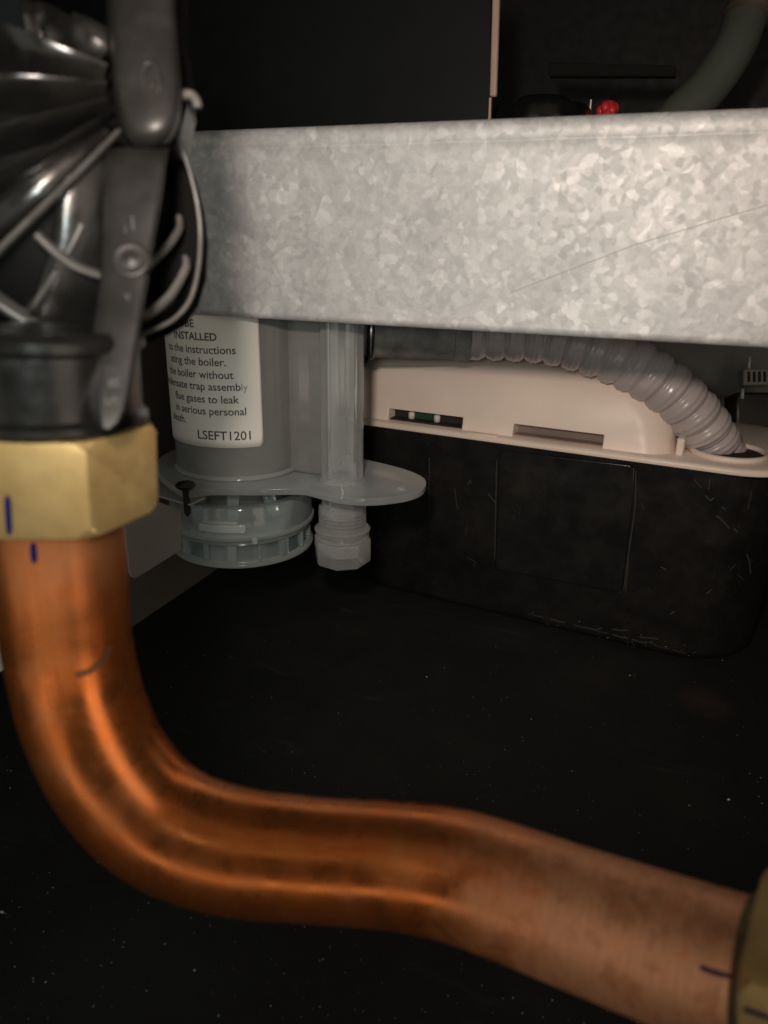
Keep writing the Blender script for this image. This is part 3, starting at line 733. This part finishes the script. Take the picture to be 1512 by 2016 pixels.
def hexnut(name, label, c, axis, vdir, rc, h, marks, chamfer=.0022, bore=None):
    t0 = thing(name, label, 'brass nut', c)
    r2 = rc*.93
    n = 6
    Z = V(axis).normalized(); X = (V(vdir)-Z*V(vdir).dot(Z)).normalized(); Y = Z.cross(X)
    me = lathe('body', [(bore or PR*1.01, 0), (rc, 0), (rc, h), (bore or PR*1.01, h)], c, Z, 6, X, closed=True)
    # chamfer: intersect with a barrel
    barrel = lathe('b', [(.001, -.001), (rc*.925, -.0005), (rc*1.01, chamfer*1.15), (rc*1.01, h-chamfer*1.15), (rc*.925, h+.0005), (.001, h+.001)], c, Z, 72, X)
    o = bpy.data.objects.new('w', me); COL.objects.link(o); b = bpy.data.objects.new('w2', barrel); COL.objects.link(b)
    md = o.modifiers.new('b', 'BOOLEAN'); md.operation = 'INTERSECT'; md.object = b; md.solver = 'EXACT'
    me2 = bpy.data.meshes.new_from_object(o.evaluated_get(bpy.context.evaluated_depsgraph_get()))
    bpy.data.objects.remove(o); bpy.data.objects.remove(b)
    put('hexagon_body', me2, BRASS, t0, bevel=.0007, segs=3)
    bvn = bvh_of(me2)
    for pts, wd in marks:
        mm = strip_on('marker_line', bvn, pts, wd, .0003)
        if mm: put('marker_line', mm, MARK, t0)
    return t0, X, Y, Z
nb = PD(105, 1002, .1640); nt_ = PD(92, 836, .158)
axn = (nt_-nb).normalized()
toc = (CAM-nb); toc = (toc-axn*toc.dot(axn)).normalized(); side = axn.cross(toc)      # side: screen right?
if side.dot(CR) < 0: side = -side
vd = toc*math.cos(R(17))+side*math.sin(R(17))
hexnut('brass_nut', 'large brass hexagon nut under the black plastic valve, marked with a blue line', nb, axn, vd, .0225, .0198, [([(15, 975), (19, 1052)], 13)])
# right nut: axis along the pipe end
i1 = next(i for i, p in enumerate(pp) if (756+FP*(p-CAM).dot(CR)/DEP(p)) > 1506)
axr = (pp[min(i1+8, len(pp)-1)]-pp[i1-8]).normalized(); cr_ = pp[i1]
toc = (CAM-cr_); toc = (toc-axr*toc.dot(axr)).normalized(); upn = axr.cross(toc)
if upn.z < 0: upn = -upn
vd = toc*math.cos(R(-2))+upn*math.sin(R(-2))
hexnut('brass_nut', 'brass hexagon nut cut by the right edge on the end of the copper pipe', cr_, axr, vd, .0225, .022, [([(1464, 1985), (1490, 1994), (1530, 2008)], 9)])
put_ring = lathe('compression_ring', [(PR*1.0, -.0030), (PR*1.08, -.0028), (PR*1.10, -.0005), (PR*1.10, .001)], cr_, axr, n=48)
tag(put('compression_ring', put_ring, m_paint('dull_olive_brass', (.20, .15, .08), .5, .1, .1, .8), smooth=True), 'dull narrow compression ring between the copper pipe and the right brass nut', 'ring')

# ================================================================== BLACK PLASTIC VALVE
vc = nb+axn*.0198                                   # top of the nut
valve = thing('plastic_valve', 'glossy black ribbed plastic valve body standing on the left brass nut', 'valve', vc)
put('collar', lathe('collar', [(.014, -.0005), (.0200, 0), (.0209, .0010), (.0209, .0024), (.0196, .0034), (.0194, .0156), (.0206, .0166), (.0206, .0184), (.0190, .0200)], vc, axn, n=72), VALVE, valve, smooth=True, angle=40)
# core ellipsoid
def uvof(p): p = V(p)-CAM; d = p.dot(CF); return 756+FP*p.dot(CR)/d, 1008-FP*p.dot(CU)/d
EC = PD(112, 430, .178); EA, EBB = .0335, .0335
CAX = V(axn)
def ell(name, ra, rb, c=EC, n=64, cut0=-1.0, cut1=1.0):
    pr = []
    for k in range(25):
        s_ = cut0+(cut1-cut0)*k/24; pr.append((max(ra*math.sqrt(max(1-s_*s_, 0)), .0001), s_*rb))
    return lathe(name, pr, c, CAX, n)
core = ell('core', EA*.83, EBB*1.10)
put('core', core, mat('black_core', (.004, .004, .004), .7, 0, .15), valve, smooth=True)
outer = bvh_of(ell('o', EA, EBB*1.28)); inner = bvh_of(ell('i', EA*.93, EBB*1.22))
def on(bv, u, v, off=0):
    d = ray(u, v).normalized(); h = bv.ray_cast(CAM, d)
    if h[0] is None:                            # just beyond the silhouette: nearest point
        q = CAM+d*(EC-CAM).length; h2 = bv.find_nearest(q); return h2[0]+h2[1]*off
    n_ = h[1] if h[1].dot(d) < 0 else -h[1]
    return h[0]+n_*off
def rib(pts, wpx, bv=outer, m=RIBM, depth=.005, off=0, name='rib', sq=3):
    P = catmull([on(bv, u, v, off) for u, v in pts], 8)
    ws = wpx if isinstance(wpx, (list, tuple)) else [wpx]*len(pts)
    rr = []
    for i, p in enumerate(P):
        f = i/(len(P)-1)*(len(pts)-1); k = min(int(f), len(pts)-2); rr.append((ws[k]+(ws[k+1]-ws[k])*(f-k))/2*DEP(p)/FP)
    # section: wide across the view, deep into the body
    me_ = bpy.data.meshes.new(name); vs, fs = [], []; n = 12; m_ = len(P)
    for i, p in enumerate(P):
        T = (P[min(i+1, m_-1)]-P[max(i-1, 0)]).normalized(); N = (p-EC).normalized(); N = (N-T*N.dot(T)).normalized(); W = T.cross(N)
        for k in range(n):
            a = 2*math.pi*k/n; ca, sa = math.cos(a), math.sin(a); q = (abs(ca)**sq+abs(sa)**sq)**(-1/sq)
            vs.append(p+W*ca*q*rr[i]+N*(sa*q*depth/2-depth/2))
    for j in range(m_-1):
        for k in range(n): fs.append((j*n+k, j*n+(k+1) % n, (j+1)*n+(k+1) % n, (j+1)*n+k))
    fs += [tuple(range(n))[::-1], tuple(range((m_-1)*n, m_*n))]
    return put(name, pyd(name, vs, fs), m, valve, smooth=True, angle=60)
# shell wall left of the arm and lower skirt
rib([(205, 285), (165, 380), (160, 500), (140, 600), (120, 680), (112, 760)], [70, 90, 110, 130, 150, 160], inner, VALVE, .003, 0, 'wall_panel')
rib([(-60, 735), (40, 745), (140, 742), (190, 728)], [26, 30, 30, 20], inner, VALVE, .006, 0, 'waist_ring')
# long fins fanning left from the boss
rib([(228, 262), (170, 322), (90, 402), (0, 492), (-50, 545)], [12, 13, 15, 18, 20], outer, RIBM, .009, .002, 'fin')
rib([(212, 255), (150, 300), (60, 372), (-50, 450)], [30, 52, 70, 84], inner, VALVE, .006, 0, 'fin')
rib([(212, 226), (150, 262), (60, 318), (-50, 380)], [8, 13, 17, 22], outer, VALVE, .016, .002, 'fin')
rib([(208, 202), (130, 222), (40, 246), (-50, 268)], [10, 15, 20, 24], outer, VALVE, .016, .002, 'fin')
rib([(204, 172), (130, 166), (40, 160), (-50, 156)], [10, 16, 22, 26], outer, VALVE, .016, .002, 'fin')
rib([(204, 140), (130, 110), (40, 72), (-50, 36)], [10, 16, 22, 26], outer, VALVE, .016, .002, 'fin')
rib([(206, 108), (150, 62), (90, 14), (30, -40)], [10, 16, 22, 26], outer, VALVE, .016, .002, 'fin')
rib([(208, 70), (176, 20), (150, -40)], [10, 16, 22], outer, VALVE, .016, .002, 'fin')
# lattice
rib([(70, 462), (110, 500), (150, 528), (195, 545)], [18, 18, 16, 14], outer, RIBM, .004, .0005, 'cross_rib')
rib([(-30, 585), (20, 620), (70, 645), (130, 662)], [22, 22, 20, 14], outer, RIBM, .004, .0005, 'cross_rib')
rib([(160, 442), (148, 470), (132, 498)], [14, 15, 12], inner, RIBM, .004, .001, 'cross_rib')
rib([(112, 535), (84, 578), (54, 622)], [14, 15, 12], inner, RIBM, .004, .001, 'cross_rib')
def free_rib(pts, r_, m, name, asp=1):
    P = catmull([PD(*p) for p in pts], 8); return put(name, sweep(name, P, r_, 12, asp, up=CF), m, valve, smooth=True)
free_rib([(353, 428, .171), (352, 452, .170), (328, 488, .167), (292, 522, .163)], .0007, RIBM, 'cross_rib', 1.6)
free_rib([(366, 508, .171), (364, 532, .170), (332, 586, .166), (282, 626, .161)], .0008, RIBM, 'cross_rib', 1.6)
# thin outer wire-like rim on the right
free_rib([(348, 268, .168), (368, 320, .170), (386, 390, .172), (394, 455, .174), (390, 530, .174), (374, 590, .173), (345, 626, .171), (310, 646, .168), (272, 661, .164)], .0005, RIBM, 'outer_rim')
# arm: tapered strap down the front right, creased along its length
rows = [(292, 208, 236, 332, .1535), (330, 206, 234, 326, .1495), (400, 204, 232, 317, .1490), (470, 203, 230, 304, .1480), (540, 200, 226, 293, .1468), (600, 191, 217, 284, .1455), (662, 181, 208, 274, .1440),
        (720, 176, 201, 265, .1425), (770, 173, 197, 258, .1412), (805, 176, 197, 250, .1403), (830, 184, 200, 240, .1398), (846, 199, 205, 222, .1398)]
vs, fs = [], []
for (y, xl, xc, xr, d) in rows:
    e_ = .35 if y > 840 else 1
    for x, dd in ((xl, .008), (xl+1, .0016*e_), (xc, 0), (xr-8, .0008*e_), (xr, .0022*e_), (xr, .010)): vs.append(PD(x, y+(0 if dd < .005 else -4), d+dd))
m6 = 6
for j in range(len(rows)-1):
    for k in range(5): fs.append((j*m6+k, j*m6+k+1, (j+1)*m6+k+1, (j+1)*m6+k))
    fs.append((j*m6+5, j*m6, (j+1)*m6, (j+1)*m6+5))
fs += [(0, 1, 2, 3, 4, 5), tuple(range((len(rows)-1)*m6, len(rows)*m6))]
armo = put('arm', pyd('arm', vs, fs), VALVE2, valve, bevel=.0007, segs=3)
avb = bvh_of(armo.data)
def on_arm(u, v, off=0):
    h = avb.ray_cast(CAM, ray(u, v).normalized()); d = ray(u, v).normalized(); n_ = h[1] if h[1].dot(d) < 0 else -h[1]; return h[0]+n_*off, n_
mb, nn = on_arm(258, 512, 0)
put('arm_boss', lathe('arm_boss', [(.0040, -.001), (.0038, .0003), (.0032, .0006), (.0028, .0004), (.0014, .0004), (.0009, .0007), (.0001, .0008)], mb, nn, n=32), VALVE2, valve, smooth=True)
# flat black slab painting the shade inside the right-hand windows
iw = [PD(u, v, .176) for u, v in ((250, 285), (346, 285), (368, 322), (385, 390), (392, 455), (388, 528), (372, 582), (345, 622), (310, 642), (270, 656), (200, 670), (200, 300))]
put('window_shade_slab', slab('window_shade_slab', iw, CF*.010), mat('black_window_shade', (.004, .004, .004), .8, 0, .05), valve, bevel=.001)
# broad upper tongue with a domed rounded end, carrying the oval emblem
TC = PD(283, 120, .1580); ta = (PD(292, 300, .1535)-PD(283, -120, .158)); 
def tongue():
    L_ = []                                   # (v, centre u, half width px, bulge m, depth)
    for v, cu, hw, bl_, d in ((-90, 280, 66, .0030, .158), (-20, 281, 66, .0032, .157), (60, 283, 66, .0036, .156), (120, 287, 68, .0040, .155), (180, 291, 68, .0046, .1545),
                              (225, 294, 64, .0058, .1545), (255, 294, 56, .0060, .155), (278, 293, 43, .0052, .156), (294, 292, 24, .0034, .1575), (300, 292, 6, .0010, .1600)):
        L_.append((v, cu, hw, bl_, d))
    vs, fs = [], []; n = 17
    for v, cu, hw, bl_, d in L_:
        for k in range(n):
            x = -1+2*k/(n-1); q = math.sqrt(max(1-x*x, 0)); vs.append(PD(cu+hw*x, v, d-bl_*q**.8))
        vs.append(PD(cu+hw, v, d+.006)); vs.append(PD(cu-hw, v, d+.006))
    m_ = n+2
    for j in range(len(L_)-1):
        for k in range(m_): fs.append((j*m_+k, j*m_+(k+1) % m_, (j+1)*m_+(k+1) % m_, (j+1)*m_+k))
    fs += [tuple(range(m_)), tuple(range((len(L_)-1)*m_, len(L_)*m_))]
    return pyd('upper_tongue', vs, fs)
ub = [PD(u, v, d) for u, v, d in ((200, -90, .166), (204, 120, .165), (214, 270, .164), (250, 292, .164), (330, 286, .165), (350, 262, .166), (364, 190, .167), (362, 130, .168), (348, 60, .169), (347, -90, .170))]
put('upper_body', slab('upper_body', ub, CF*.012), VALVE, valve, bevel=.0025, segs=4)
to_ = put('upper_tongue', tongue(), m_black('worn_black_plastic', .011, .42, .6), valve, smooth=True, angle=70)
sd = to_.modifiers.new('sub', 'SUBSURF'); sd.levels = 2; sd.render_levels = 2
rg = []
for k in range(33):
    a = 2*math.pi*k/32; rg.append(PD(297+17*math.cos(a)+3*math.sin(a), 160+36*math.sin(a), .15055))
put('oval_emblem', sweep('oval_emblem', rg, .0006, 10, cap=False), VALVE2, valve, smooth=True)
put('oval_emblem_bar', sweep('oval_emblem_bar', catmull([PD(293, 146, .1508), PD(297, 162, .1506), PD(302, 172, .1505)], 4), .0006, 10), VALVE2, valve, smooth=True)
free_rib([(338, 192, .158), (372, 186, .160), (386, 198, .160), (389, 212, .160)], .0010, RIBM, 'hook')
# raised characters on the lower arm
def emboss(chars, u, v, pt, hpx, rot):
    d = DEP(pt); me, a, b = text_mesh(chars, hpx*d/FP*1.35, 1.0, 0)
    ys = [w_.co.y for w_ in me.vertices]; cx, cy = (a+b)/2, (min(ys)+max(ys))/2; c_, s_ = math.cos(R(rot)), math.sin(R(rot)); base = PD(u, v, d)
    for w_ in me.vertices:
        x, y = w_.co.x-cx, w_.co.y-cy; w_.co = base+CR*(x*c_-y*s_)+CU*(x*s_+y*c_)
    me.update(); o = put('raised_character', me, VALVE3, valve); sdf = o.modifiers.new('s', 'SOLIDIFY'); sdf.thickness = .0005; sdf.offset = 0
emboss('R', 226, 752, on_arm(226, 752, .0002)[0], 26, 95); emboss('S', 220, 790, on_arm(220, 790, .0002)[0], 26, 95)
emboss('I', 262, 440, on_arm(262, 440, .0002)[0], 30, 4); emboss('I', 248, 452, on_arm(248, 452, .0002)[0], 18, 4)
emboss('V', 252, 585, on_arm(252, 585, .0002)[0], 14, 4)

# ================================================================== THINGS BEHIND AND ABOVE
# dark casing sheet above the rail
casing = thing('casing_panel', 'dark sheet steel casing panel above the rail with a pale folded edge', 'panel', (-.25, .47, .28))
YP = .470
e0, e1 = PY(967, -40, YP), PY(963, 230, YP)
put('sheet', pyd('sheet', [PY(60, -60, YP), PY(967, -60, YP), PY(963, 300, YP), PY(60, 300, YP)]+[q+V((0, .001, 0)) for q in (PY(60, -60, YP), PY(967, -60, YP), PY(963, 300, YP), PY(60, 300, YP))],
    [(0, 1, 2, 3), (7, 6, 5, 4), (0, 4, 5, 1), (1, 5, 6, 2), (2, 6, 7, 3), (3, 7, 4, 0)]), DARKP, casing)
ep = [PY(u, v, YP-.004) for u, v in ((970, -60), (985, -60), (977, 190), (963, 190))]
put('folded_edge', slab('folded_edge', ep, (0, .0035, 0)), EDGEM, casing, bevel=.0012, segs=3)
ep = [PY(u, v, YP-.003) for u, v in ((963, 192), (967, 192), (965, 250), (961, 250))]
put('seam_lip', slab('seam_lip', ep, (0, .0025, 0)), EDGEM, casing)
# shelf line in the dark
p = [PY(u, v, .62) for u, v in ((1080, 122), (1330, 128), (1330, 150), (1080, 150))]
tag(put('cross_bar', slab('cross_bar', p, (0, .01, 0)), mat('matt_black_bar', (.011, .013, .012), .95, 0, .3), bevel=.001), 'faint dark bar in the blackness behind the red cap', 'bar')
# black round cap just above the rail
bc = PD(1068, 212, .47)
cap = thing('black_round_cap', 'black round plastic cap peeking over the rail right of the pale edge', 'cap', bc)
put('disc', lathe('disc', [(.030, -.012), (.0300, -.002), (.0285, 0), (.0180, .0014), (.0165, .004), (.0150, .0052), (.0001, .0054)], bc, (0, 0, 1), n=48), VALVE, cap, smooth=True, angle=40)
put('clip', box('clip', bc+CR*.030+V((0, 0, -.002)), CR*.0016, CF*.004, V((0, 0, .012))), STEEL, cap, bevel=.0004)
# red lobed knob
rk = PD(1196, 216, .47)
bm = bmesh.new()
for k in range(6):
    a = 2*math.pi*k/6+.3; d = bmesh.ops.create_uvsphere(bm, u_segments=14, v_segments=10, radius=.0030)
    for v in d['verts']: v.co = rk+V((math.cos(a)*.0042+v.co.x, math.sin(a)*.0042+v.co.y, v.co.z*1.2+.001*math.sin(3*a)))
me = bpy.data.meshes.new('lobes'); bm.to_mesh(me); bm.free()
knob = thing('red_knob', 'small red lobed knob showing just above the rail', 'knob', rk)
put('lobes', me, RED, knob, smooth=True)
put('crown', lathe('crown', [(.0052, -.006), (.0052, .0020), (.0040, .0046), (.0001, .0052)], rk, n=24), RED, knob, smooth=True)
put('stem', lathe('stem', [(.0035, -.03), (.0035, -.005)], rk, n=16), STEEL, knob, smooth=True)
# hose at top right
gp = catmull([PD(1270, 300, .50), PD(1330, 235, .50), PD(1395, 170, .50), PD(1445, 95, .50), PD(1472, 20, .505), PD(1490, -70, .51)], 10)
gh = thing('hose', 'thick dim grey-green hose curving up in the top right corner', 'hose', gp[0])
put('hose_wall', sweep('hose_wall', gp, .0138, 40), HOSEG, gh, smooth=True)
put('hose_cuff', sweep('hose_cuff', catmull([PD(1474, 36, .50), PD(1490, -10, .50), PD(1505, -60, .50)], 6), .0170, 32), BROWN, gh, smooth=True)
# grey back board below the rail at right, with white connector and black box
bb_ = thing('rear_panel', 'dim grey panel behind the corrugated hose', 'panel', (.1, .62, .2))
p = [PY(u, v, .60) for u, v in ((1180, 560), (1600, 560), (1600, 900), (1180, 900))]
put('sheet', slab('sheet', p, (0, .003, 0)), m_paint('dim_grey_sheet', (.19, .19, .18), .5, .12, .05), bb_)
wc = thing('slotted_connector', 'small pale slotted connector at the right edge under the rail', 'connector', PD(1482, 760, .52))
cx = PD(1484, 744, .52)
put('shell', box('shell', cx, CR*.0180, CF*.008, CU*.0115), PLATEM, wc, bevel=.0012)
for k in range(4):
    put('slot', box('slot', cx-CF*.0042+CR*(-.0055+.0037*k), CR*.0018, CF*.0006, CU*.0072), PORTIN, wc)
put('pin', sweep('pin', [PD(1476, 702, .52), PD(1474, 728, .52)], .0010, 12), WHITEP, wc, smooth=True)
blk = thing('black_block', 'black block under the pale slotted connector at the right edge', 'block', PD(1475, 850, .52))
put('block_body', box('block_body', PD(1472, 812, .53), CR*.026, CF*.02, CU*.026), SCREW, blk, bevel=.002)
put('stem', sweep('stem', [PD(1462, 766, .52), PD(1461, 785, .52)], .0012, 12), WHITEP, blk, smooth=True)
# pale sheet edge at the far left behind the copper
q = [PD(u, v, .26) for u, v in ((-60, 1060), (0, 1080), (8, 1130), (10, 1318), (-60, 1352))]
tag(put('pale_flap', slab('pale_flap', q, CF*.0015), WHITEP, bevel=.0004), 'sliver of pale sheet at the left edge beside the copper pipe', 'sheet')
